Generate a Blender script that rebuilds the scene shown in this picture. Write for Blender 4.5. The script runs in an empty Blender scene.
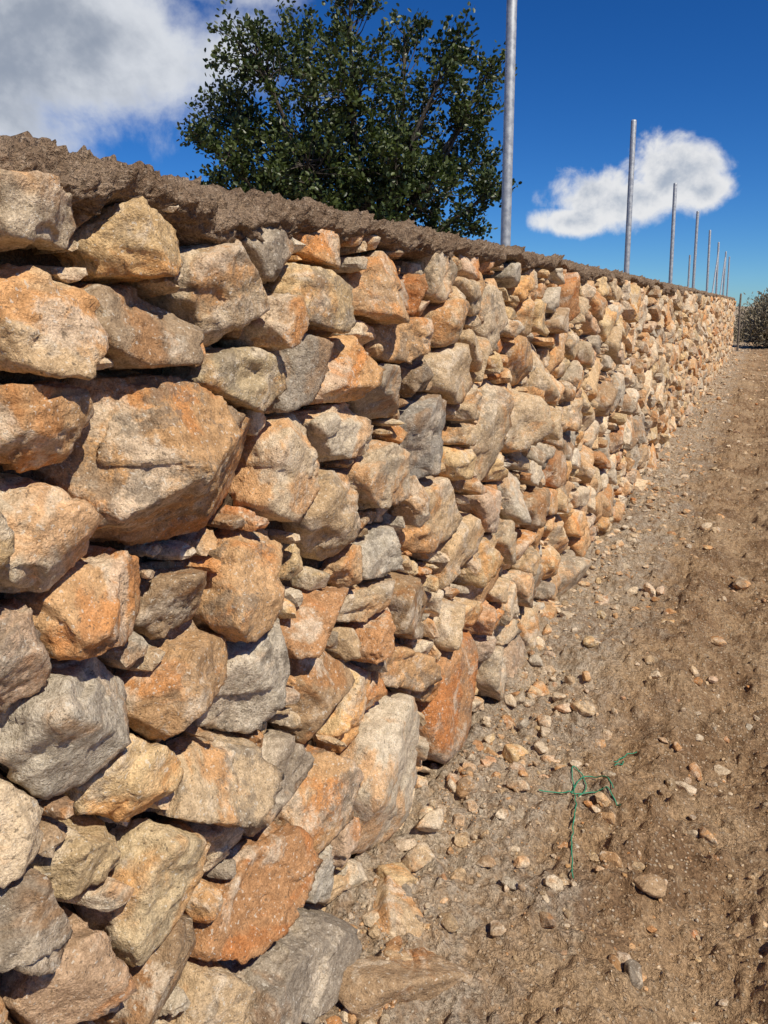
import bpy, math, numpy as np, random
from mathutils import Vector
rng = np.random.default_rng(11); random.seed(5)
scene = bpy.context.scene
col = scene.collection

# ------------------------------------------------------------ helpers
def _hash(ix, iy, iz):
    with np.errstate(over='ignore'):
        h = ix*np.uint32(374761393) + iy*np.uint32(668265263) + iz*np.uint32(2246822519)
        h = (h ^ (h >> np.uint32(13)))*np.uint32(1274126177)
        h = (h ^ (h >> np.uint32(15)))*np.uint32(2654435761)
        h = h ^ (h >> np.uint32(16))
    return h.astype(np.float64)/4294967296.0

def noise3(p):
    p = np.asarray(p, dtype=np.float64)
    i = np.floor(p); f = p-i
    u = f*f*f*(f*(f*6-15)+10)
    i = i.astype(np.int64)
    x0 = (i[:, 0] & 0xffffffff).astype(np.uint32); y0 = (i[:, 1] & 0xffffffff).astype(np.uint32); z0 = (i[:, 2] & 0xffffffff).astype(np.uint32)
    o = np.uint32(1)
    x1 = x0+o; y1 = y0+o; z1 = z0+o
    ux, uy, uz = u[:, 0], u[:, 1], u[:, 2]
    a = _hash(x0, y0, z0)*(1-ux)+_hash(x1, y0, z0)*ux
    b = _hash(x0, y1, z0)*(1-ux)+_hash(x1, y1, z0)*ux
    c = _hash(x0, y0, z1)*(1-ux)+_hash(x1, y0, z1)*ux
    d = _hash(x0, y1, z1)*(1-ux)+_hash(x1, y1, z1)*ux
    return ((a*(1-uy)+b*uy)*(1-uz)+(c*(1-uy)+d*uy)*uz)*2-1

ROT = np.array([[0.8, 0.36, -0.48], [-0.6, 0.48, -0.64], [0, 0.8, 0.6]])
def fbm(p, octaves=4, gain=0.5, lac=2.07):
    p = np.asarray(p, dtype=np.float64)
    out = np.zeros(len(p)); a = 1.0; q = p.copy()
    for k in range(octaves):
        out += a*noise3(q); q = q@ROT.T*lac+17.3; a *= gain
    return out
def ridged(p, octaves=3):
    out = np.zeros(len(p)); a = 1.0; q = np.array(p, dtype=np.float64)
    for k in range(octaves):
        out += a*(1-2*np.abs(noise3(q))); q = q@ROT.T*2.1+9.1; a *= 0.5
    return out
def sstep(v, lo, hi):
    t = np.clip((v-lo)/(hi-lo), 0, 1); return t*t*(3-2*t)

def make_mesh(name, V, F, C=None, mat=None, smooth=True, parent=None):
    V = np.asarray(V, dtype=np.float32); F = np.asarray(F, dtype=np.int32)
    me = bpy.data.meshes.new(name)
    n = len(V); m = len(F); k = F.shape[1]
    me.vertices.add(n); me.vertices.foreach_set('co', V.ravel())
    me.loops.add(m*k); me.loops.foreach_set('vertex_index', F.ravel())
    me.polygons.add(m); me.polygons.foreach_set('loop_start', np.arange(0, m*k, k, dtype=np.int32))
    me.update(calc_edges=True)
    sm = np.full(m, smooth, dtype=bool) if isinstance(smooth, bool) else np.asarray(smooth, dtype=bool)
    me.polygons.foreach_set('use_smooth', sm)
    if C is not None:
        ca = me.color_attributes.new(name='scol', type='FLOAT_COLOR', domain='POINT')
        ca.data.foreach_set('color', np.asarray(C, dtype=np.float32).ravel())
    me.update()
    ob = bpy.data.objects.new(name, me); col.objects.link(ob)
    if mat: me.materials.append(mat)
    if parent: ob.parent = parent
    return ob

def empty(name, loc=(0, 0, 0)):
    e = bpy.data.objects.new(name, None); e.location = loc; col.objects.link(e); return e

import bmesh
ICO = {}
def ico(s):
    if s not in ICO:
        bm = bmesh.new(); bmesh.ops.create_icosphere(bm, subdivisions=s, radius=1.0)
        bm.verts.ensure_lookup_table()
        V = np.array([v.co[:] for v in bm.verts]); V /= np.linalg.norm(V, axis=1)[:, None]
        F = np.array([[v.index for v in f.verts] for f in bm.faces])
        bm.free(); ICO[s] = (V, F)
    return ICO[s]

def grid_faces(nu, nv):
    i = np.arange(nu-1)[:, None]; j = np.arange(nv-1)[None, :]
    a = (i*nv+j).ravel()
    return np.stack([a, a+nv, a+nv+1, a+1], axis=1)

def tube(points, radii, seg=8):
    P = [Vector(p) for p in points]; V = []; F = []
    n = len(P); up = Vector((0.13, 0.31, 0.94))
    for i in range(n):
        t = (P[min(i+1, n-1)]-P[max(i-1, 0)]).normalized()
        a = t.cross(up)
        if a.length < 0.05: a = t.cross(Vector((1, 0, 0)))
        a.normalize(); b = t.cross(a)
        for s in range(seg):
            an = 2*math.pi*s/seg
            V.append(P[i]+(a*math.cos(an)+b*math.sin(an))*radii[i])
    for i in range(n-1):
        for s in range(seg):
            F.append((i*seg+s, i*seg+(s+1) % seg, (i+1)*seg+(s+1) % seg, (i+1)*seg+s))
    return [tuple(v) for v in V], F

# ------------------------------------------------------------ materials
def new_mat(name):
    m = bpy.data.materials.new(name); m.use_nodes = True
    nt = m.node_tree; nt.nodes.clear()
    out = nt.nodes.new('ShaderNodeOutputMaterial'); b = nt.nodes.new('ShaderNodeBsdfPrincipled')
    nt.links.new(b.outputs[0], out.inputs[0])
    return m, nt, b
class NB:
    def __init__(s, nt): s.nt = nt
    def n(s, t, **kw):
        nd = s.nt.nodes.new(t)
        for k, v in kw.items(): setattr(nd, k, v)
        return nd
    def put(s, sock, v):
        if isinstance(v, bpy.types.NodeSocket): s.nt.links.new(v, sock)
        else: sock.default_value = v
    def math(s, op, a, b=0.0, c=None, clamp=False):
        nd = s.n('ShaderNodeMath', operation=op, use_clamp=clamp)
        s.put(nd.inputs[0], a); s.put(nd.inputs[1], b)
        if c is not None: s.put(nd.inputs[2], c)
        return nd.outputs[0]
    def vmath(s, op, a, b=None, scale=None):
        nd = s.n('ShaderNodeVectorMath', operation=op)
        s.put(nd.inputs[0], a)
        if b is not None: s.put(nd.inputs[1], b)
        if scale is not None: s.put(nd.inputs['Scale'], scale)
        return nd.outputs['Value'] if op in ('DOT_PRODUCT', 'LENGTH') else nd.outputs[0]
    def mix(s, f, a, b, blend='MIX'):
        nd = s.n('ShaderNodeMix', data_type='RGBA', blend_type=blend)
        s.put(nd.inputs['Factor'], f)
        A = [i for i in nd.inputs if i.name == 'A' and i.type == 'RGBA'][0]; B = [i for i in nd.inputs if i.name == 'B' and i.type == 'RGBA'][0]
        s.put(A, a); s.put(B, b)
        return [o for o in nd.outputs if o.type == 'RGBA'][0]
    def noise(s, vec, scale, detail=4, rough=0.55, dist=0.0):
        nd = s.n('ShaderNodeTexNoise'); s.put(nd.inputs['Vector'], vec)
        nd.inputs['Scale'].default_value = scale; nd.inputs['Detail'].default_value = detail
        nd.inputs['Roughness'].default_value = rough; nd.inputs['Distortion'].default_value = dist
        return nd.outputs[0]
    def ss(s, v, lo, hi, a=0.0, b=1.0):
        nd = s.n('ShaderNodeMapRange', interpolation_type='SMOOTHSTEP')
        s.put(nd.inputs['Value'], v)
        nd.inputs['From Min'].default_value = lo; nd.inputs['From Max'].default_value = hi
        nd.inputs['To Min'].default_value = a; nd.inputs['To Max'].default_value = b
        return nd.outputs[0]
    def bump(s, h, dist, strength=1.0, normal=None):
        nd = s.n('ShaderNodeBump'); s.put(nd.inputs['Height'], h)
        nd.inputs['Distance'].default_value = dist; nd.inputs['Strength'].default_value = strength
        if normal is not None: s.put(nd.inputs['Normal'], normal)
        return nd.outputs[0]
    def hsum(s, *terms):
        acc = None
        for sock, wgt in terms:
            acc = s.math('MULTIPLY', sock, wgt) if acc is None else s.math('MULTIPLY_ADD', sock, wgt, acc)
        return acc

def rgb(*c): return (c[0], c[1], c[2], 1.0)

def stone_material():
    m, nt, b = new_mat('limestone'); B = NB(nt)
    geo = B.n('ShaderNodeNewGeometry'); at = B.n('ShaderNodeAttribute', attribute_name='scol')
    off = B.vmath('SCALE', (13.1, 7.7, 5.3), scale=B.math('MULTIPLY', at.outputs['Alpha'], 9.0))
    p = B.vmath('ADD', geo.outputs['Position'], off)
    base = at.outputs['Color']
    n1 = B.noise(p, 8, 5, 0.68, 0.5)
    n2 = B.noise(B.vmath('ADD', p, (5.2, 1.1, 8.8)), 5, 4, 0.64, 0.8)
    n3 = B.noise(p, 55, 4, 0.7)
    n4 = B.noise(p, 300, 2, 0.65)
    c = B.mix(B.math('MULTIPLY', B.ss(n2, 0.49, 0.60), 0.75), base, B.mix(1.0, base, rgb(1.08, 0.76, 0.50), 'MULTIPLY'))
    c = B.mix(B.math('MULTIPLY', B.ss(n1, 0.51, 0.61), 0.65), c, rgb(0.70, 0.59, 0.45))
    gate = B.ss(B.math('FRACT', B.math('MULTIPLY', at.outputs['Alpha'], 7.31)), 0.40, 0.9)
    n5 = B.noise(B.vmath('ADD', p, (1.7, 9.1, 3.3)), 11, 6, 0.76, 0.3)
    c = B.mix(B.math('MULTIPLY', B.math('MULTIPLY', B.ss(n5, 0.50, 0.58), gate), 0.62), c, rgb(0.21, 0.175, 0.135))
    c = B.mix(1.0, c, B.mix(B.ss(n3, 0.30, 0.70), rgb(0.76, 0.73, 0.69), rgb(1.20, 1.19, 1.17)), 'MULTIPLY')
    c = B.mix(1.0, c, B.mix(B.ss(n4, 0.3, 0.7), rgb(0.76, 0.74, 0.71), rgb(1.18, 1.18, 1.18)), 'MULTIPLY')
    n6 = B.noise(B.vmath('ADD', p, (3.7, 2.1, 6.3)), 120, 2, 0.6)
    c = B.mix(B.math('MULTIPLY', B.ss(n6, 0.63, 0.68), 0.6), c, rgb(0.74, 0.67, 0.55))
    c = B.mix(B.math('MULTIPLY', B.ss(n6, 0.36, 0.31), 0.65), c, rgb(0.12, 0.09, 0.06))
    nt.links.new(c, b.inputs['Base Color'])
    b.inputs['Roughness'].default_value = 0.92; b.inputs['Specular IOR Level'].default_value = 0.2
    h1 = B.noise(p, 34, 7, 0.68, 0.1)
    nrm = B.bump(B.hsum((h1, .014), (n4, .0018)), 1.0, 0.95)
    nt.links.new(nrm, b.inputs['Normal'])
    return m

def mortar_material(name, c1, c2, c3):
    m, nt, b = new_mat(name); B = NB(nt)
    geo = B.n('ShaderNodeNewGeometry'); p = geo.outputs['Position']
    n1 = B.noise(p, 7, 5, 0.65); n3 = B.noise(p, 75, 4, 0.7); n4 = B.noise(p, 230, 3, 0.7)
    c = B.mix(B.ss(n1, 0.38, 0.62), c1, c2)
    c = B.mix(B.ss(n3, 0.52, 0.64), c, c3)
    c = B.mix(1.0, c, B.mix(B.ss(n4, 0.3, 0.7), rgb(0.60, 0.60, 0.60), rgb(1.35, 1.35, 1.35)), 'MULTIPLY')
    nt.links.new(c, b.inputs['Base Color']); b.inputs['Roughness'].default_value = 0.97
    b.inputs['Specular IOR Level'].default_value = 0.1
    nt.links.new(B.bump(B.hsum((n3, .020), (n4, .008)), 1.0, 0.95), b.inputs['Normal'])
    return m

def ground_material():
    m, nt, b = new_mat('bare_earth'); B = NB(nt)
    geo = B.n('ShaderNodeNewGeometry'); p = geo.outputs['Position']
    sep = B.n('ShaderNodeSeparateXYZ'); nt.links.new(p, sep.inputs[0])
    n0 = B.noise(p, 1.3, 3, 0.55, 0.5); n1 = B.noise(p, 4, 5, 0.66, 0.3); n2 = B.noise(p, 24, 5, 0.72)
    n3 = B.noise(p, 95, 4, 0.7); n4 = B.noise(p, 330, 2, 0.65)
    c = B.mix(B.ss(n1, 0.40, 0.60), rgb(0.235, 0.142, 0.076), rgb(0.40, 0.265, 0.150))
    c = B.mix(B.math('MULTIPLY', B.ss(n0, 0.48, 0.64), 0.5), c, rgb(0.48, 0.345, 0.21))
    c = B.mix(B.math('MULTIPLY', B.ss(n2, 0.54, 0.66), 0.6), c, rgb(0.55, 0.41, 0.26))
    wob = B.math('ADD', sep.outputs[0], B.math('MULTIPLY', B.math('SUBTRACT', n1, 0.5), 1.0))
    strip = B.math('MULTIPLY', B.ss(wob, -0.26, -0.58), B.ss(n2, 0.38, 0.58, 0.25, 1.0))
    c = B.mix(B.math('MULTIPLY', strip, 0.65), c, rgb(0.50, 0.43, 0.335))
    c = B.mix(1.0, c, B.mix(B.ss(n3, 0.3, 0.7), rgb(0.58, 0.56, 0.54), rgb(1.32, 1.32, 1.32)), 'MULTIPLY')
    c = B.mix(1.0, c, B.mix(B.ss(n4, 0.3, 0.7), rgb(0.78, 0.78, 0.78), rgb(1.2, 1.2, 1.2)), 'MULTIPLY')
    vs = B.n('ShaderNodeTexVoronoi'); nt.links.new(p, vs.inputs['Vector']); vs.inputs['Scale'].default_value = 95
    sepc = B.n('ShaderNodeSeparateColor'); nt.links.new(vs.outputs['Color'], sepc.inputs[0])
    peb = B.math('MULTIPLY', B.ss(sepc.outputs[0], 0.66, 0.70), B.ss(vs.outputs['Distance'], 0.42, 0.30))
    c = B.mix(B.math('MULTIPLY', peb, 0.65), c, B.mix(sepc.outputs[1], rgb(0.36, 0.25, 0.155), rgb(0.70, 0.58, 0.43)))
    nt.links.new(c, b.inputs['Base Color']); b.inputs['Roughness'].default_value = 0.97
    b.inputs['Specular IOR Level'].default_value = 0.1
    nt.links.new(B.bump(B.hsum((n2, .032), (n3, .013), (peb, .004), (n4, .0025)), 1.0, 0.95), b.inputs['Normal'])
    return m

def metal_material():
    m, nt, b = new_mat('galvanized_steel'); B = NB(nt)
    geo = B.n('ShaderNodeNewGeometry'); p = geo.outputs['Position']
    n = B.noise(p, 40, 3, 0.6)
    c = B.mix(B.ss(n, 0.3, 0.7), rgb(0.34, 0.355, 0.37), rgb(0.50, 0.52, 0.53))
    nt.links.new(c, b.inputs['Base Color']); b.inputs['Metallic'].default_value = 0.45
    nt.links.new(B.ss(n, 0.3, 0.7, 0.45, 0.6), b.inputs['Roughness'])
    return m

def leaf_material(name, dark, light, rough=0.42, transl=.14):
    m, nt, b = new_mat(name); B = NB(nt)
    at = B.n('ShaderNodeAttribute', attribute_name='scol')
    c = B.mix(at.outputs['Alpha'], dark, light)
    nt.links.new(c, b.inputs['Base Color']); b.inputs['Roughness'].default_value = rough
    b.inputs['Specular IOR Level'].default_value = 0.4
    out = [n for n in nt.nodes if n.type == 'OUTPUT_MATERIAL'][0]
    tr = B.n('ShaderNodeBsdfTranslucent'); nt.links.new(B.mix(1.0, c, rgb(1.3, 1.6, 0.6), 'MULTIPLY'), tr.inputs[0])
    mx = B.n('ShaderNodeMixShader'); mx.inputs[0].default_value = transl
    nt.links.new(b.outputs[0], mx.inputs[1]); nt.links.new(tr.outputs[0], mx.inputs[2]); nt.links.new(mx.outputs[0], out.inputs[0])
    return m

def bark_material(name, c1, c2):
    m, nt, b = new_mat(name); B = NB(nt)
    geo = B.n('ShaderNodeNewGeometry'); p = geo.outputs['Position']
    n = B.noise(p, 14, 4, 0.65, 0.5)
    nt.links.new(B.mix(B.ss(n, 0.3, 0.7), c1, c2), b.inputs['Base Color']); b.inputs['Roughness'].default_value = 0.9
    nt.links.new(B.bump(n, 0.02, 0.8), b.inputs['Normal'])
    return m

M_STONE = stone_material()
M_CAP = mortar_material('mud_mortar_cap', rgb(0.22, 0.145, 0.092), rgb(0.32, 0.225, 0.150), rgb(0.40, 0.295, 0.205))
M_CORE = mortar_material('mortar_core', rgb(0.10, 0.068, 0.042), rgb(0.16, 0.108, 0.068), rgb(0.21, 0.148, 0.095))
M_GROUND = ground_material(); M_METAL = metal_material()
M_BARK = bark_material('bark', rgb(0.035, 0.027, 0.02), rgb(0.11, 0.09, 0.068)); M_DRY = bark_material('dry_wood', rgb(0.10, 0.075, 0.05), rgb(0.24, 0.19, 0.14))
M_LEAF = leaf_material('carob_leaf', rgb(0.014, 0.030, 0.008), rgb(0.105, 0.130, 0.036))
M_SCRUB = leaf_material('scrub_leaf', rgb(0.14, 0.12, 0.075), rgb(0.34, 0.28, 0.19), 0.85, .05)

# ------------------------------------------------------------ stone wall layout (metres along wall, height)
FACE = -0.83; Y0, Y1 = -1.6, 26.6
PAL = {'tan': (0.59, 0.430, 0.260), 'pale': (0.69, 0.555, 0.390), 'ora': (0.61, 0.380, 0.195), 'dor': (0.51, 0.275, 0.130),
       'gry': (0.375, 0.310, 0.235), 'lgr': (0.58, 0.50, 0.385), 'brn': (0.43, 0.295, 0.175), 'pnk': (0.60, 0.425, 0.285), 'yel': (0.65, 0.475, 0.265)}
H = [ # y, z, a, b, angle(deg), colour, protrusion
(0.71,1.612,.088,.045,-4,'pale',.01),(0.90,1.590,.092,.058,5,'yel',.012),(0.71,1.479,.095,.077,-10,'tan',.02),(1.09,1.534,.115,.098,25,'tan',.012),
(0.905,1.465,.115,.066,-12,'brn',.0),(1.148,1.363,.145,.062,-6,'yel',.005),(1.22,1.600,.09,.075,-30,'gry',.0),(1.38,1.51,.135,.075,-8,'yel',.015),
(1.33,1.38,.115,.098,30,'gry',-.005),(1.53,1.357,.13,.073,10,'ora',.01),(0.69,1.348,.09,.062,-3,'ora',.01),(0.975,1.245,.262,.150,-14,'ora',.055),
(1.72,1.537,.165,.088,10,'ora',.01),(1.44,1.625,.10,.042,0,'ora',.0),(0.685,1.195,.085,.074,0,'pale',.02),(0.785,1.066,.11,.078,-8,'ora',.02),
(0.98,1.00,.085,.062,-10,'brn',-.01),(1.18,.963,.135,.108,-8,'ora',.015),(1.32,1.172,.135,.105,20,'pale',.0),(1.48,1.02,.165,.11,-25,'tan',.005),
(1.73,1.074,.17,.088,-5,'pale',.01),(1.74,1.279,.155,.083,0,'gry',.0),(.63,1.045,.058,.075,0,'pnk',.01),(.73,.903,.118,.098,15,'lgr',.015),
(.965,.847,.118,.085,20,'ora',.02),(1.17,.777,.15,.108,30,'lgr',.0),(1.42,.606,.14,.11,-40,'brn',.0),(1.73,.228,.23,.235,20,'lgr',.03),
(1.43,.80,.14,.06,10,'dor',.0),(1.72,.866,.15,.065,-10,'lgr',.01),(1.64,.755,.15,.055,5,'tan',.0),(1.90,.64,.16,.115,-30,'brn',.0),
(1.85,.50,.17,.085,-30,'ora',.0),(2.27,.216,.28,.24,10,'dor',.02),(1.03,.632,.14,.08,-6,'tan',.015),(.83,.757,.092,.074,25,'yel',.0),
(1.24,.508,.115,.108,40,'gry',.0),(1.40,.37,.135,.105,-5,'ora',.015),(.61,.818,.06,.062,0,'pale',.01),(.74,.685,.10,.05,-10,'yel',-.01),
(.875,.55,.14,.083,18,'yel',.01),(1.15,.345,.19,.083,4,'dor',.015),(.62,.683,.06,.085,20,'gry',.02),(.71,.516,.085,.08,-20,'pnk',.01),
(.88,.38,.10,.075,30,'brn',.0),(1.22,.12,.215,.085,-16,'gry',.09),(1.49,1.215,.145,.064,0,'lgr',.0),(2.02,1.11,.18,.125,10,'gry',.0),
(2.2,1.293,.18,.10,-12,'tan',.01),(1.9,1.41,.175,.073,5,'ora',.01),(1.05,1.635,.05,.03,0,'brn',-.02)]
NH = len(H)
ys = [h[0] for h in H]; zs = [h[1] for h in H]; aa = [h[2] for h in H]; bb = [h[3] for h in H]; an = [math.radians(h[4]) for h in H]
cc = [np.array(PAL[h[5]]) for h in H]; pr = [h[6] for h in H]
keys = list(PAL.keys()); wts = np.array([.25, .23, .14, .045, .045, .08, .05, .04, .12]); wts /= wts.sum()
def rad(dy, dz, a, b, t):
    d = np.hypot(dy, dz)+1e-9; c = np.cos(t); s = np.sin(t)
    lx = (dy*c+dz*s)/d; lz = (-dy*s+dz*c)/d
    return 1/np.sqrt((lx/a)**2+(lz/b)**2)
for size, att, tight in [(1.6, 300, .86), (1.2, 2300, .86), (.95, 5000, .86), (.66, 7000, .85), (.45, 8000, .86), (.28, 9000, .88), (.18, 6000, .9)]:
    Yc = rng.uniform(Y0, Y1, att); Zc = rng.uniform(0.0, 1.655, att)
    if size < .2: Yc = rng.uniform(.3, 6, att)
    AS = rng.uniform(.085, .140, att)*size; R = rng.uniform(.46, .90, att); T = rng.uniform(-math.pi/2, math.pi/2, att)*rng.uniform(.3, 1, att)
    ay, az, a_, b_, t_ = map(np.array, (ys, zs, aa, bb, an))
    for k in range(att):
        y, z, a, b, t = Yc[k], Zc[k], AS[k], AS[k]*R[k], T[k]
        if z+b*0.9 > 1.665: continue
        dy = ay-y; dz = az-z; near = (np.abs(dy) < .6)
        if near.any():
            dyn, dzn = dy[near], dz[near]
            rs = rad(dyn, dzn, a_[near], b_[near], t_[near])+rad(dyn, dzn, a, b, t)
            if (np.hypot(dyn, dzn) < rs*tight).any(): continue
        ys.append(y); zs.append(z); aa.append(a); bb.append(b); an.append(t)
        cc.append(np.array(PAL[keys[rng.choice(len(keys), p=wts)]])); pr.append(rng.uniform(-.026, .040) if size > .5 else rng.uniform(-.045, .0))
        ay = np.append(ay, y); az = np.append(az, z); a_ = np.append(a_, a); b_ = np.append(b_, b); t_ = np.append(t_, t)
ys, zs, aa, bb, an, pr = map(np.array, (ys, zs, aa, bb, an, pr)); NS = len(ys)

def poly_radius(D, N, dist, p, o=None, wob=0.0):
    dd = dist[None, :]
    if wob > 0:
        n1 = fbm(D*1.7+o, 2); n2 = fbm(D*2.6-o, 2)
        th = rng.uniform(0, 6.28, len(dist))
        dd = dd*(1+wob*(n1[:, None]*np.cos(th)[None, :]+n2[:, None]*np.sin(th)[None, :]))
    q = np.maximum(D@N.T, 0)/dd
    mx = q.max(axis=1)
    return 1.0/(mx*((q/mx[:, None])**p).sum(axis=1)**(1.0/p))

def Mmat(a, b, t):
    c, s = math.cos(t), math.sin(t); Rm = np.array([[c, s], [-s, c]])
    return Rm.T@np.diag([1/a**2, 1/b**2])@Rm
MM = [Mmat(aa[i], bb[i], an[i]) for i in range(NS)]
VV, FF, CC, SM = [], [], [], []; vo = 0
for i in range(NS):
    a, b = aa[i], bb[i]
    N, Ds = [], []
    dy = ys-ys[i]; dz = zs-zs[i]; d = np.hypot(dy, dz)
    nb = np.where((d < .95) & (d > 1e-6))[0]
    ri = rad(dy[nb], dz[nb], a, b, an[i]); rj = rad(dy[nb], dz[nb], aa[nb], bb[nb], an[nb])
    for k, j in enumerate(nb):
        if d[j] > (ri[k]+rj[k])*1.7: continue
        v = np.array([dy[j], dz[j]]); n = (MM[i]/MM[i].trace()+MM[j]/MM[j].trace())@v; n /= np.linalg.norm(n)
        t = ri[k]/(ri[k]+rj[k]); dist = (n@v)*t - rng.uniform(.001, .006)
        dist = max(dist, .22*min(a, b)); tl = rng.uniform(-.05, .16)
        N.append([math.sin(tl), math.cos(tl)*n[0], math.cos(tl)*n[1]]); Ds.append(dist*math.cos(tl))
    nside = rng.integers(4, 6); ph = rng.uniform(0, 6.28)
    for k in range(nside):
        th = ph+2*math.pi*k/nside+rng.uniform(-.35, .35)
        n = np.array([math.cos(th), math.sin(th)]); lx = n[0]*math.cos(an[i])+n[1]*math.sin(an[i]); lz = -n[0]*math.sin(an[i])+n[1]*math.cos(an[i])
        sup = math.hypot(a*lx, b*lz)*rng.uniform(.94, 1.12); tl = rng.uniform(-.05, .22)
        N.append([math.sin(tl), math.cos(tl)*n[0], math.cos(tl)*n[1]]); Ds.append(sup)
    N.append([0, 0, 1]); Ds.append(max(.018, 1.662-zs[i]))
    Dd = .035+.62*min(a, b)
    tl = min(.6, abs(rng.normal(0, .32))); ph = rng.uniform(0, 6.28)
    N.append([math.cos(tl), math.sin(tl)*math.cos(ph), math.sin(tl)*math.sin(ph)]); Ds.append(Dd*math.cos(tl)*.98)
    for k in range(rng.integers(1, 4)):
        tl = rng.uniform(.45, 1.0); ph = rng.uniform(0, 6.28)
        n = [math.cos(tl), math.sin(tl)*math.cos(ph), math.sin(tl)*math.sin(ph)]
        lx = n[1]*math.cos(an[i])+n[2]*math.sin(an[i]); lz = -n[1]*math.sin(an[i])+n[2]*math.cos(an[i])
        box = Dd*n[0]+math.hypot(a*lx, b*lz)
        N.append(n); Ds.append(box*rng.uniform(.52, .86))
    if i == 11:
        N = N[:-1]; Ds = Ds[:-1]
        N.append([.80, .10, .59]); Ds.append(.125); N.append([.62, -.10, -.78]); Ds.append(.115); N.append([.93, .36, .02]); Ds.append(.135)
    N.append([-1, 0, 0]); Ds.append(.10)
    y = ys[i]; big = max(a, b)
    if y < .3: s = 3
    elif y < 2.1 and big > .045: s = 6 if (big > .16 and y < 1.3) else 5
    elif y < 5.2: s = 4 if big > .04 else 3
    elif y < 11: s = 3
    else: s = 2
    Dv, F = ico(s)
    o = rng.uniform(-50, 50, 3)
    r = poly_radius(Dv, np.array(N), np.array(Ds), rng.uniform(90, 220), o, .032)
    c = np.array([FACE-Dd+pr[i]+.012, ys[i], zs[i]])
    P = c+Dv*r[:, None]
    sc = min(1.0, .35+min(a, b)/.09)
    dsp = .0028*fbm(P*13+o, 3)+.0014*ridged(P*30+o, 2)
    if s >= 3: dsp -= .0115*sstep(noise3(P*np.array([8, 8, 14])+o*1.3), .12, .17)+.0050*sstep(noise3(P*26-o), .18, .24)
    if s >= 4: dsp += .0017*fbm(P*95+o, 3)
    if s >= 5: dsp += .0008*fbm(P*300+o, 2)
    P = P+Dv*(dsp*sc)[:, None]
    g = rng.normal(0, .03)
    cl = cc[i]*rng.uniform(.84, 1.12)*np.array([1+g, 1, 1-1.5*g])
    C = np.empty((len(P), 4)); C[:, :3] = cl; C[:, 3] = rng.uniform(0, 1)
    VV.append(P); FF.append(F+vo); CC.append(C); vo += len(P); SM.append(np.full(len(F), s >= 4))
wall = empty('stone_wall')
make_mesh('stones', np.vstack(VV), np.vstack(FF), np.vstack(CC), M_STONE, np.concatenate(SM), wall)

def yspace(start, end, s0, k):
    out = [start]
    while out[-1] < end: out.append(out[-1]+max(s0, k*abs(out[-1])))
    return np.array(out)
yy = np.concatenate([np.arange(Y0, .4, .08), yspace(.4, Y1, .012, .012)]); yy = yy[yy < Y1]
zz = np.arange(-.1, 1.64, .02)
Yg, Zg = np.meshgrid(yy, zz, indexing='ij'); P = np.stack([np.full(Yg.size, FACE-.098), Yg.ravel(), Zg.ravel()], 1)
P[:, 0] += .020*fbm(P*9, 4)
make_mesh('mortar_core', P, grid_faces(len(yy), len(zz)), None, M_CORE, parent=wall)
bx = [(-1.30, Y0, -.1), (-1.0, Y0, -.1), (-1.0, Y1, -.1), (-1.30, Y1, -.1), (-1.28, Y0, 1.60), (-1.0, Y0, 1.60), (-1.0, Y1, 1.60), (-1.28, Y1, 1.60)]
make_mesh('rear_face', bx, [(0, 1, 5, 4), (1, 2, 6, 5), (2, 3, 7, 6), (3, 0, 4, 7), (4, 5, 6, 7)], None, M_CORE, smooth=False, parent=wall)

# mortar cap
yy = np.concatenate([np.arange(Y0, .5, .03), yspace(.5, Y1, .0040, .0032)])
prof = [(-.935, 1.628), (-.900, 1.633), (-.872, 1.638), (-.850, 1.645), (-.836, 1.655), (-.830, 1.666), (-.833, 1.679), (-.843, 1.692), (-.862, 1.702), (-.90, 1.708), (-.98, 1.711), (-1.08, 1.713), (-1.2, 1.70), (-1.30, 1.685), (-1.34, 1.65), (-1.33, 1.58)]
t = np.linspace(0, 1, len(prof))
tt = np.concatenate([np.linspace(0, .62, 56), np.linspace(.66, 1, 12)])
px = np.interp(tt, t, [q[0] for q in prof]); pz = np.interp(tt, t, [q[1] for q in prof])
Yg, Tg = np.meshgrid(yy, np.arange(len(tt)), indexing='ij')
P = np.stack([px[Tg.ravel()], Yg.ravel(), pz[Tg.ravel()]], 1)
w = fbm(np.stack([np.zeros(len(P)), P[:, 1]*3.6, np.zeros(len(P))], 1), 5, .6)
low = np.clip((1.71-P[:, 2])/.07, 0, 1)
P[:, 2] += low*(w*.032-.006)
P[:, 0] += low*w*-.01
nx = np.clip((P[:, 0]+.91)/.06, -.2, 1); nz = np.clip((P[:, 2]-1.645)/.05, -.4, 1)
crumb = sstep(noise3(P*44+9), .15, .5)*(1+.6*noise3(P*120))
ds = .008*fbm(P*12, 3)+.007*fbm(P*34+4, 3)+.009*crumb+.006*np.abs(noise3(P*85))+.0045*fbm(P*160, 2)-.003
P[:, 0] += nx*ds; P[:, 2] += nz*ds
make_mesh('mortar_cap', P, grid_faces(len(yy), len(tt)), None, M_CAP, parent=wall)

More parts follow.
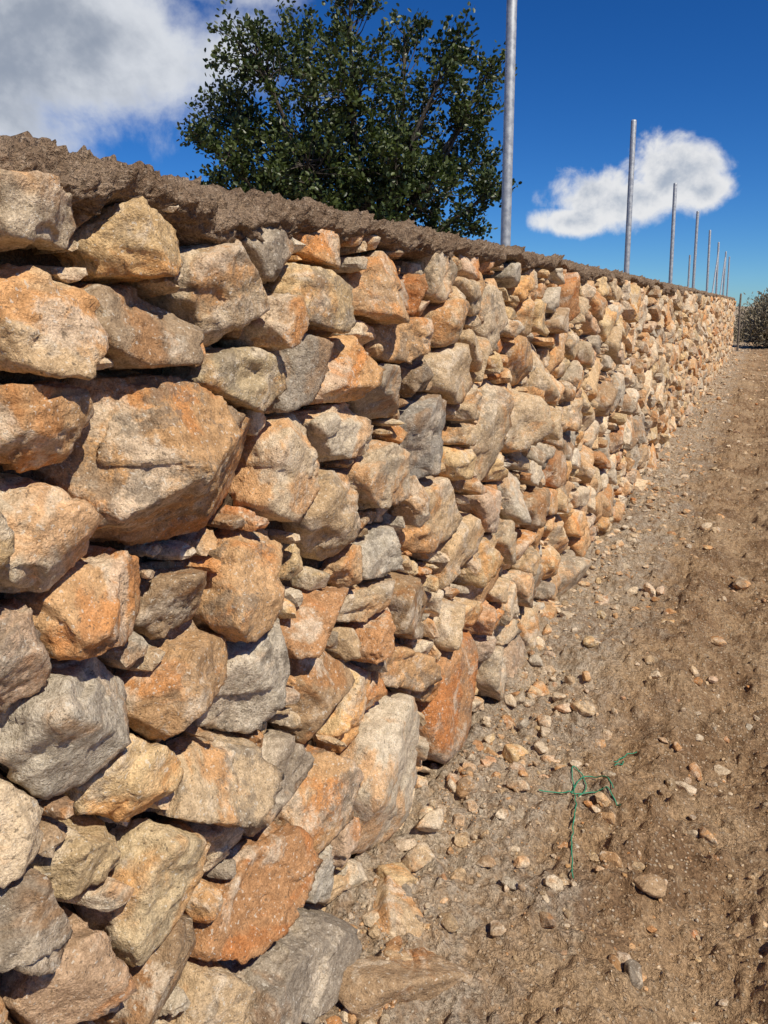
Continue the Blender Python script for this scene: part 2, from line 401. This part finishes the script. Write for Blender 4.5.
# ------------------------------------------------------------ ground
def gh(x, y):
    x = np.asarray(x, float); y = np.asarray(y, float); z0 = np.zeros_like(x)
    p = np.stack([x, y, z0], 1)
    far = np.exp(-np.maximum(np.hypot(x, y)-14, 0)/12)
    h = .034*fbm(p*1.5, 2)+.018*fbm(p*5.5+3, 3)
    h += (.010*fbm(p*15+7, 3)+.0062*fbm(p*50, 3))*far
    clod = sstep(noise3(p*15+31), .28, .7)*(1+.5*noise3(p*60)); h += .016*clod*far
    clod = sstep(noise3(p*38+11), .22, .6); h += .012*clod*far
    h += .035*np.exp(-np.abs(x-FACE)/.14)
    h += .05*np.exp(-((x-.75)/.35)**2)
    h -= .034*np.exp(-((x+.02)/.13)**2)*far
    h += .014*np.exp(-((x+.22)/.07)**2)*far
    return h
xf = np.concatenate([[-600, -250, -100, -40, -18, -8, -4, -2.2, -1.4], np.arange(-1.0, .55, .0070), np.arange(.56, 1.4, .03), [1.6, 2, 2.8, 4, 7, 12, 20, 40, 90, 220, 600]])
yf = np.concatenate([[-300, -100, -40, -15, -6, -3, -1.5, -.5, .2, .6], yspace(.9, 34, .0075, .0042), [36, 39, 44, 52, 65, 90, 140, 250, 500, 900]])
Xg, Yg = np.meshgrid(xf, yf, indexing='ij')
P = np.stack([Xg.ravel(), Yg.ravel(), gh(Xg.ravel(), Yg.ravel())], 1)
make_mesh('ground', P, grid_faces(len(xf), len(yf)), None, M_GROUND)

# ------------------------------------------------------------ gravel / rubble
TEMPL = {}
for s in (1, 2, 3, 4, 5):
    L = []
    Dv, F = ico(s)
    for k in range(30 if s < 4 else 10):
        n = rng.normal(size=(9, 3)); n = np.vstack([n, -n[:3]+rng.normal(size=(3, 3))*.4]); n /= np.linalg.norm(n, axis=1)[:, None]
        o = rng.uniform(-40, 40, 3)
        r = poly_radius(Dv, n, rng.uniform(.58, 1.0, 12), 60 if s > 1 else 20, o, .05 if s > 2 else 0)
        r = np.minimum(r, 1.35); P = Dv*r[:, None]
        if s > 1: P = P*(1+.04*fbm(P*2.5+o, 3)+(.03*fbm(P*9+o, 3) if s > 3 else 0))[:, None]
        L.append(P)
    TEMPL[s] = L
def scatter(items, name, parent=None):
    V, Fs, Cs, Sm = [], [], [], []; o = 0
    for (x, y, r, colr, sink) in items:
        s = 5 if r > .06 and y < 3 else (4 if r > .028 and y < 3.2 else (3 if r > .012 and y < 4.5 else (2 if r > .006 and y < 8 else 1)))
        T = TEMPL[s][rng.integers(len(TEMPL[s]))]
        q = rng.normal(size=(3, 3)); Q, _ = np.linalg.qr(q)
        sc = np.array([1, rng.uniform(.6, 1), rng.uniform(.42, .8)])
        ang = rng.uniform(0, 6.28); ca, sa = math.cos(ang), math.sin(ang)
        P = (T@Q.T)*sc*r; P = np.stack([P[:, 0]*ca-P[:, 1]*sa, P[:, 0]*sa+P[:, 1]*ca, P[:, 2]], 1)
        P += np.array([x, y, sink])
        C = np.empty((len(P), 4)); C[:, :3] = colr; C[:, 3] = rng.uniform()
        V.append(P); Fs.append(ico(s)[1]+o); Cs.append(C); o += len(P); Sm.append(np.full(len(ico(s)[1]), s > 3))
    return make_mesh(name, np.vstack(V), np.vstack(Fs), np.vstack(Cs), M_STONE, np.concatenate(Sm), parent)
gw = np.array([.34, .30, .10, .03, .03, .06, .06, .06, .07]); gw /= gw.sum()
def pick(dull=1.0):
    return np.array(PAL[keys[rng.choice(len(keys), p=gw)]])*rng.uniform(.7, 1.08)*dull
N1 = 36000
u = rng.uniform(0, 1, N1)
y = .95+29*u**2.2
xx = np.where(rng.uniform(size=N1) < .42, FACE+.02+np.abs(rng.exponential(.28, N1)), rng.uniform(-.8, .9, N1))
dens = noise3(np.stack([xx*3.5, y*3.5, y*0+5], 1)); keep = rng.uniform(size=N1) < np.clip(.55+1.4*dens+.4*(xx < -.6), .12, 1)
xx, y = xx[keep], y[keep]; N1 = len(xx)
r = .0024*(1-rng.uniform(0, 1, N1))**(-.52); r = np.clip(r, .0024, .028)*np.clip(.75+y*.09, .8, 2.0)
hh = gh(xx, y)
items = [(xx[k], y[k], r[k], pick(.98), hh[k]+r[k]*.10) for k in range(N1)]
for k in range(190):
    yk = .95+10*rng.uniform()**1.3; xk = FACE+.03+abs(rng.exponential(.12)); rk = rng.uniform(.012, .034)
    items.append((xk, yk, rk, pick(), float(gh([xk], [yk])[0])+rk*.15))
scatter(items, 'gravel')
big = [(-.133, 2.46, .034, 'pale'), (-.056, 2.22, .03, 'tan'), (-.18, 1.90, .036, 'brn'), (-.58, 2.12, .034, 'pale'), (-.737, 1.72, .05, 'tan'), (-.66, 2.34, .045, 'yel'),
       (-.72, 2.05, .04, 'ora'), (-.63, 2.6, .035, 'pale'), (-.52, 2.75, .04, 'tan'), (-.70, 2.85, .05, 'ora'), (-.6, 3.3, .05, 'yel'), (-.3, 3.1, .03, 'pale'), (-.1, 3.6, .035, 'tan'), (-.45, 4.1, .045, 'pale'), (-.76, 1.85, .04, 'pale'),
       (-.7, 1.93, .03, 'lgr'), (-.02, 4.5, .05, 'tan'), (-.25, 5.4, .05, 'pale'), (-.35, 2.35, .02, 'pale'), (-.48, 1.6, .022, 'brn')]
items = [(x, y, r, np.array(PAL[c]), float(gh([x], [y])[0])+r*.25) for x, y, r, c in big]
scatter(items, 'rubble')
items = [(-.66, 1.36, .145, np.array(PAL['brn']), .00), (-.735, 1.52, .085, np.array(PAL['tan']), .01), (-.70, 1.14, .10, np.array(PAL['gry']), .02), (-.60, 1.20, .08, np.array(PAL['tan']), .0),
         (-.76, 1.62, .055, np.array(PAL['yel']), .04), (-.78, 1.0, .11, np.array(PAL['tan']), .02)]
scatter(items, 'foundation_stones', wall)

# ------------------------------------------------------------ fence posts
def mesh_py(name, V, F, mat, parent=None, smooth=True):
    me = bpy.data.meshes.new(name); me.from_pydata(V, [], F); me.update()
    for p in me.polygons: p.use_smooth = smooth
    me.materials.append(mat); ob = bpy.data.objects.new(name, me); col.objects.link(ob)
    if parent: ob.parent = parent
    return ob
PX = -1.06
for k, yk in enumerate([3.4, 6.8, 10.2, 13.6, 17.0, 20.4, 23.8, 26.3]):
    e = empty('metal_fence_post')
    zt = 2.985 + (0.25 if k == 0 else 0)+random.uniform(-.02, .02); r0 = .0225
    lx, ly = random.uniform(-.014, .014), random.uniform(-.014, .014)
    V, F = tube([(PX, yk, 1.62), (PX+lx*.9, yk+ly*.9, zt-.012), (PX+lx, yk+ly, zt-.002), (PX+lx, yk+ly, zt)], [r0, r0, r0*.9, r0*.35], 20)
    F.append(tuple(range(60, 80))); mesh_py('tube', V, F, M_METAL, e)
    V, F = tube([(PX, yk, 1.69), (PX, yk, 1.715), (PX, yk, 1.722)], [.05, .042, .03], 14); mesh_py('mortar_socket', V, F, M_CAP, e)
    if k in (5, 6):
        V, F = tube([(PX, yk-1.7, 1.66), (PX, yk-.02, 2.80)], [.018, .018], 10); mesh_py('brace', V, F, M_METAL, e)
    if k == 3:
        V, F = tube([(PX, yk-.9, 1.66), (PX, yk-.88, 2.25)], [.014, .014], 10); mesh_py('stub', V, F, M_METAL, e)

# ------------------------------------------------------------ tree
def leaves_mesh(name, pts, dirs, L, W, mat, tone, parent):
    n = len(pts)
    d = dirs/np.linalg.norm(dirs, axis=1)[:, None]
    q = rng.normal(size=(n, 3)); s = np.cross(d, q); s /= np.linalg.norm(s, axis=1)[:, None]; nn = np.cross(d, s)
    l = L*rng.uniform(.7, 1.25, n)[:, None]; w = W*rng.uniform(.75, 1.2, n)[:, None]
    V = np.stack([pts, pts+d*l*.35+s*w*.5+nn*w*.12, pts+d*l*.8+s*w*.4+nn*w*.1, pts+d*l, pts+d*l*.8-s*w*.4+nn*w*.1, pts+d*l*.35-s*w*.5+nn*w*.12], 1).reshape(-1, 3)
    b = np.arange(n)[:, None]*6
    F = np.vstack([b+np.array([0, 1, 2, 3]), b+np.array([0, 3, 4, 5])])
    C = np.ones((n*6, 4)); C[:, 3] = np.repeat(tone, 6)
    return make_mesh(name, V, F, C, mat, smooth=False, parent=parent)

tree = empty('carob_tree', (-4.55, 8.35, 0)); tree.rotation_euler = (0, 0, math.radians(26))
lob = [(-1.42, 3.75, .44, .2, 1), (-1.05, 4.30, .48, -.4, .9), (-.55, 3.55, .62, .3, 1), (-.55, 4.62, .48, .5, .85), (.05, 4.0, .60, -.5, .95), (.15, 3.15, .58, .1, 1.1),
       (.62, 3.70, .54, .5, .85), (.95, 2.85, .46, -.2, 1.15), (1.42, 3.80, .38, .0, .9), (1.50, 3.25, .40, .4, 1.1), (1.22, 4.45, .32, -.3, .7), (.66, 4.75, .30, .3, .6),
       (-1.42, 3.25, .40, -.3, 1), (.02, 4.98, .36, -.1, .7), (1.68, 4.30, .20, .1, .7), (-.98, 3.10, .46, .5, 1), (-.35, 2.75, .50, -.3, 1.2), (.5, 2.5, .5, .3, 1.2), (1.72, 2.9, .24, -.1, .9), (-1.74, 3.5, .2, 0, 1),
       (-.95, 2.6, .45, -.1, 1), (0.05, 2.35, .5, .5, 1.2), (1.15, 2.45, .42, .2, 1.2), (-1.5, 2.8, .35, .2, 1), (-.45, 3.1, .5, -.6, .9), (.55, 3.2, .42, -.6, .9), (1.05, 4.0, .26, -.5, .6), (.25, 2.65, .45, -.4, 1.2)]
TV, TF = [], []
def addtube(pts, rd, seg=7):
    V, F = tube(pts, rd, seg); o = len(TV); TV.extend(V); TF.extend([tuple(i+o for i in f) for f in F])
forks = [Vector((0, 0, 1.3)), Vector((-.35, .1, 1.9)), Vector((.35, -.05, 1.85)), Vector((.05, .25, 2.2))]
addtube([(0.05, 0, -.1), (0, .02, .5), (-.04, 0, 1.0), (0, 0, 1.35)], [.24, .19, .17, .16], 12)
for f in forks[1:]: addtube([forks[0], forks[0].lerp(f, .5)+Vector((0, .03, .05)), f], [.14, .115, .09], 9)
pts, dirs, tone = [], [], []
for (lx, lz, lr, ly, lf) in lob:
    c = Vector((lx, ly, lz)); f = min(forks[1:], key=lambda q: abs(q.x-lx)+rng.uniform(0, .3))
    m1 = f.lerp(c, .35)+Vector((rng.uniform(-.12, .12), rng.uniform(-.12, .12), rng.uniform(-.02, .2)))
    m2 = f.lerp(c, .7)+Vector((rng.uniform(-.1, .1), rng.uniform(-.1, .1), rng.uniform(-.0, .12)))
    addtube([f, m1, m2, c], [.045, .032, .023, .014], 7)
    nt_ = int(44*(lr/.5)**2*lf)+6
    ltone = rng.uniform(-.15, .15)
    for k in range(nt_):
        v = rng.normal(size=3); v /= np.linalg.norm(v); v *= lr*rng.uniform(.35, 1.2)**.8*np.array([1.1, 1.15, .9])
        tip = np.array(c)+v; st = m2.lerp(c, rng.uniform(.2, 1))
        mid = st.lerp(Vector(tip), .5)+Vector(rng.normal(0, .04, 3))
        addtube([st, mid, tuple(tip)], [.010, .006, .003], 4)
        dd = (Vector(tip)-mid).normalized()
        tt_ = rng.normal(0, .12)
        nl = rng.integers(24, 50)
        for q in range(nl):
            tq = rng.uniform(.3, 1.2)
            pp = np.array(mid.lerp(Vector(tip), tq))+rng.normal(0, .042, 3)
            pts.append(pp); dirs.append(np.array(dd)*.5+rng.normal(0, .6, 3)+np.array([0, 0, .12]))
            tone.append(np.clip(.42+ltone+tt_+rng.normal(0, .22), 0, 1))
mesh_py('trunk_and_limbs', TV, TF, M_BARK, tree)
leaves_mesh('foliage', np.array(pts), np.array(dirs), .060, .037, M_LEAF, np.array(tone), tree)

# ------------------------------------------------------------ scrub at the far end
for (sx, sy, R, Hh) in [(.35, 30.0, 1.25, 1.9), (-1.9, 33.5, 1.3, 1.3), (2.6, 32.5, 1.9, 2.0), (.0, 36, 1.6, 1.8), (5.5, 34, 2.4, 2.2), (-4.5, 36, 2, 1.6), (9, 36, 2.6, 2.2)]:
    e = empty('scrub_bush', (sx, sy, 0)); tv, tf = [], []
    pts, dirs, tone = [], [], []
    for k in range(190):
        th = rng.uniform(0, 6.28); ph = rng.uniform(.05, 1.4); rr = R*rng.uniform(.6, 1.08)
        tip = np.array([math.cos(th)*math.sin(ph)*rr, math.sin(th)*math.sin(ph)*rr, max(.1, math.cos(ph)*Hh*rng.uniform(.7, 1.1))])
        V, F = tube([(tip[0]*.05, tip[1]*.05, 0), tuple(tip*.55+rng.normal(0, .08, 3)), tuple(tip)], [.022, .012, .004], 4)
        o = len(tv); tv.extend(V); tf.extend([tuple(i+o for i in f) for f in F])
        for q in range(34):
            pp = tip*rng.uniform(.45, 1.05)+rng.normal(0, .10, 3); pts.append(pp); dirs.append(tip/np.linalg.norm(tip)+rng.normal(0, .6, 3)); tone.append(rng.uniform())
    mesh_py('branches', tv, tf, M_DRY, e)
    leaves_mesh('twigs', np.array(pts), np.array(dirs), .12, .04, M_SCRUB, np.array(tone), e)
e = empty('wooden_fence_post', (-.70, 27.6, 0))
V, F = tube([(0, 0, -.1), (.01, 0, .7), (-.01, .01, 1.4), (0, 0, 1.85), (0, 0, 1.87)], [.036, .034, .032, .03, .01], 9); mesh_py('stake', V, F, M_DRY, e)

# ------------------------------------------------------------ green twine on the ground
m, nt, b = new_mat('green_twine'); B = NB(nt); g = B.n('ShaderNodeNewGeometry')
nt.links.new(B.mix(B.noise(g.outputs['Position'], 120, 2), rgb(.012, .16, .08), rgb(.04, .30, .17)), b.inputs['Base Color']); b.inputs['Roughness'].default_value = .5
tw = empty('green_twine')
paths = [[(-.353, 1.83), (-.372, 1.90), (-.39, 1.99), (-.40, 2.08), (-.42, 2.16), (-.44, 2.24), (-.46, 2.28), (-.43, 2.30), (-.40, 2.25), (-.415, 2.19)],
         [(-.53, 2.15), (-.49, 2.17), (-.45, 2.185), (-.43, 2.20), (-.38, 2.24), (-.34, 2.25), (-.31, 2.21), (-.29, 2.20)],
         [(-.44, 2.20), (-.43, 2.27), (-.40, 2.30), (-.36, 2.29), (-.32, 2.24)], [(-.36, 2.48), (-.345, 2.53), (-.33, 2.58), (-.30, 2.60)], [(-.35, 2.44), (-.33, 2.47), (-.335, 2.52)]]
for pth in paths:
    q = np.array(pth); tt = np.linspace(0, len(q)-1, len(q)*6); X = np.interp(tt, range(len(q)), q[:, 0]); Y = np.interp(tt, range(len(q)), q[:, 1])
    ker = np.ones(5)/5; Xs = np.convolve(np.pad(X, 2, 'edge'), ker, 'valid'); Ys = np.convolve(np.pad(Y, 2, 'edge'), ker, 'valid')
    Xs = Xs+.004*noise3(np.stack([Ys*60, Xs*60, Xs*0], 1)); Z = gh(Xs, Ys); Z = np.convolve(np.pad(Z, 2, 'edge'), ker, 'valid')+.010
    V, F = tube(list(zip(Xs, Ys, Z)), [.0018]*len(Xs), 6); mesh_py('strand', V, F, m, tw)

# ------------------------------------------------------------ sun + sky
EL, AZ = math.radians(51), math.radians(116)
sd = Vector((math.sin(AZ)*math.cos(EL), math.cos(AZ)*math.cos(EL), math.sin(EL)))
L = bpy.data.lights.new('sun', 'SUN'); L.energy = 5.0; L.angle = math.radians(.5); L.color = (1.0, .925, .79)
lo = bpy.data.objects.new('sun', L); lo.rotation_euler = (-sd).to_track_quat('-Z', 'Y').to_euler(); lo.location = (5, -5, 8); col.objects.link(lo)

w = bpy.data.worlds.new('World'); scene.world = w; w.use_nodes = True; nt = w.node_tree; nt.nodes.clear(); B = NB(nt)
out = B.n('ShaderNodeOutputWorld'); bg = B.n('ShaderNodeBackground'); nt.links.new(bg.outputs[0], out.inputs[0]); bg.inputs[1].default_value = .080
sky = B.n('ShaderNodeTexSky', sky_type='NISHITA'); sky.sun_disc = False; sky.sun_elevation = EL; sky.sun_rotation = AZ; sky.altitude = 800; sky.air_density = .85; sky.dust_density = .02; sky.ozone_density = 3.0
hs = B.n('ShaderNodeHueSaturation'); hs.inputs['Saturation'].default_value = 1.3; hs.inputs['Value'].default_value = 1.0; nt.links.new(sky.outputs[0], hs.inputs['Color'])
skyc = B.mix(1.0, hs.outputs[0], rgb(.47, .81, 1.18), 'MULTIPLY')
tc = B.n('ShaderNodeTexCoord'); D = tc.outputs['Generated']
def cloud(parts, seed, nscale, amp, lo_, hi_):
    nv = B.vmath('ADD', D, seed)
    n1 = B.noise(nv, nscale, 8, .6, .25)
    field = None
    for (d, wx, wz, wgt) in parts:
        c = Vector(d).normalized(); r = Vector((c.y, -c.x, 0)).normalized(); u = r.cross(c).normalized()
        if u.z < 0: u = -u
        df = B.vmath('SUBTRACT', D, tuple(c))
        a = B.math('DIVIDE', B.vmath('DOT_PRODUCT', df, tuple(r)), wx); bq = B.math('DIVIDE', B.vmath('DOT_PRODUCT', df, tuple(u)), wz)
        f = B.math('SUBTRACT', 1.0, B.math('SQRT', B.math('ADD', B.math('MULTIPLY', a, a), B.math('MULTIPLY', bq, bq))))
        f = B.math('MULTIPLY', f, wgt)
        field = f if field is None else B.math('MAXIMUM', field, f)
    field = B.math('ADD', field, B.math('MULTIPLY', B.math('SUBTRACT', n1, .5), amp))
    return field, B.ss(field, lo_, hi_)
f1, a1 = cloud([((-626, 613, 265), .25, .11, 1), ((-700, 540, 230), .24, .12, 1), ((-560, 690, 345), .13, .05, .8)], (1.3, .4, 2.2), 5.5, 2.2, .0, .6)
f2, a2 = cloud([((-92, 832, 128), .075, .054, 1.1), ((-140, 826, 108), .095, .045, 1.1), ((-185, 815, 86), .06, .022, 1), ((-58, 836, 112), .045, .028, .9)], (4.1, 2.4, .2), 17, 1.7, .02, .5)
def shade(seed, sc, fld, lo_, hi_, dark, white):
    n = B.noise(B.vmath('ADD', D, seed), sc, 5, .6, .3)
    k = B.ss(B.math('ADD', fld, B.math('MULTIPLY', B.math('SUBTRACT', n, .5), 1.9)), lo_, hi_)
    return B.mix(k, white, dark)
c1 = shade((2.2, 5.1, .7), 6, f1, .3, 1.15, (4.0, 4.5, 5.3, 1), (9.2, 9.5, 9.9, 1))
c2 = shade((7.2, 1.1, 3.7), 22, f2, .4, 1.3, (4.9, 5.6, 6.7, 1), (10.4, 10.4, 10.4, 1))
cs = B.mix(B.math('MULTIPLY', a1, .92), skyc, c1); cs = B.mix(B.math('MULTIPLY', a2, .95), cs, c2)
nt.links.new(cs, bg.inputs[0])
try:
    w.cycles.sampling_method = 'MANUAL'; w.cycles.sample_map_resolution = 256
except Exception: pass

# ------------------------------------------------------------ camera
cam = bpy.data.cameras.new('camera'); co = bpy.data.objects.new('camera', cam); col.objects.link(co)
co.location = (0, 0, 1.5); co.rotation_euler = (math.radians(82), 0, math.radians(26.1))
cam.sensor_fit = 'VERTICAL'; cam.sensor_height = 36; cam.lens = 27.03; cam.shift_y = -.0967; cam.clip_start = .02; cam.clip_end = 3000
scene.camera = co
scene.view_settings.view_transform = 'Standard'; scene.view_settings.look = 'None'; scene.view_settings.exposure = 0
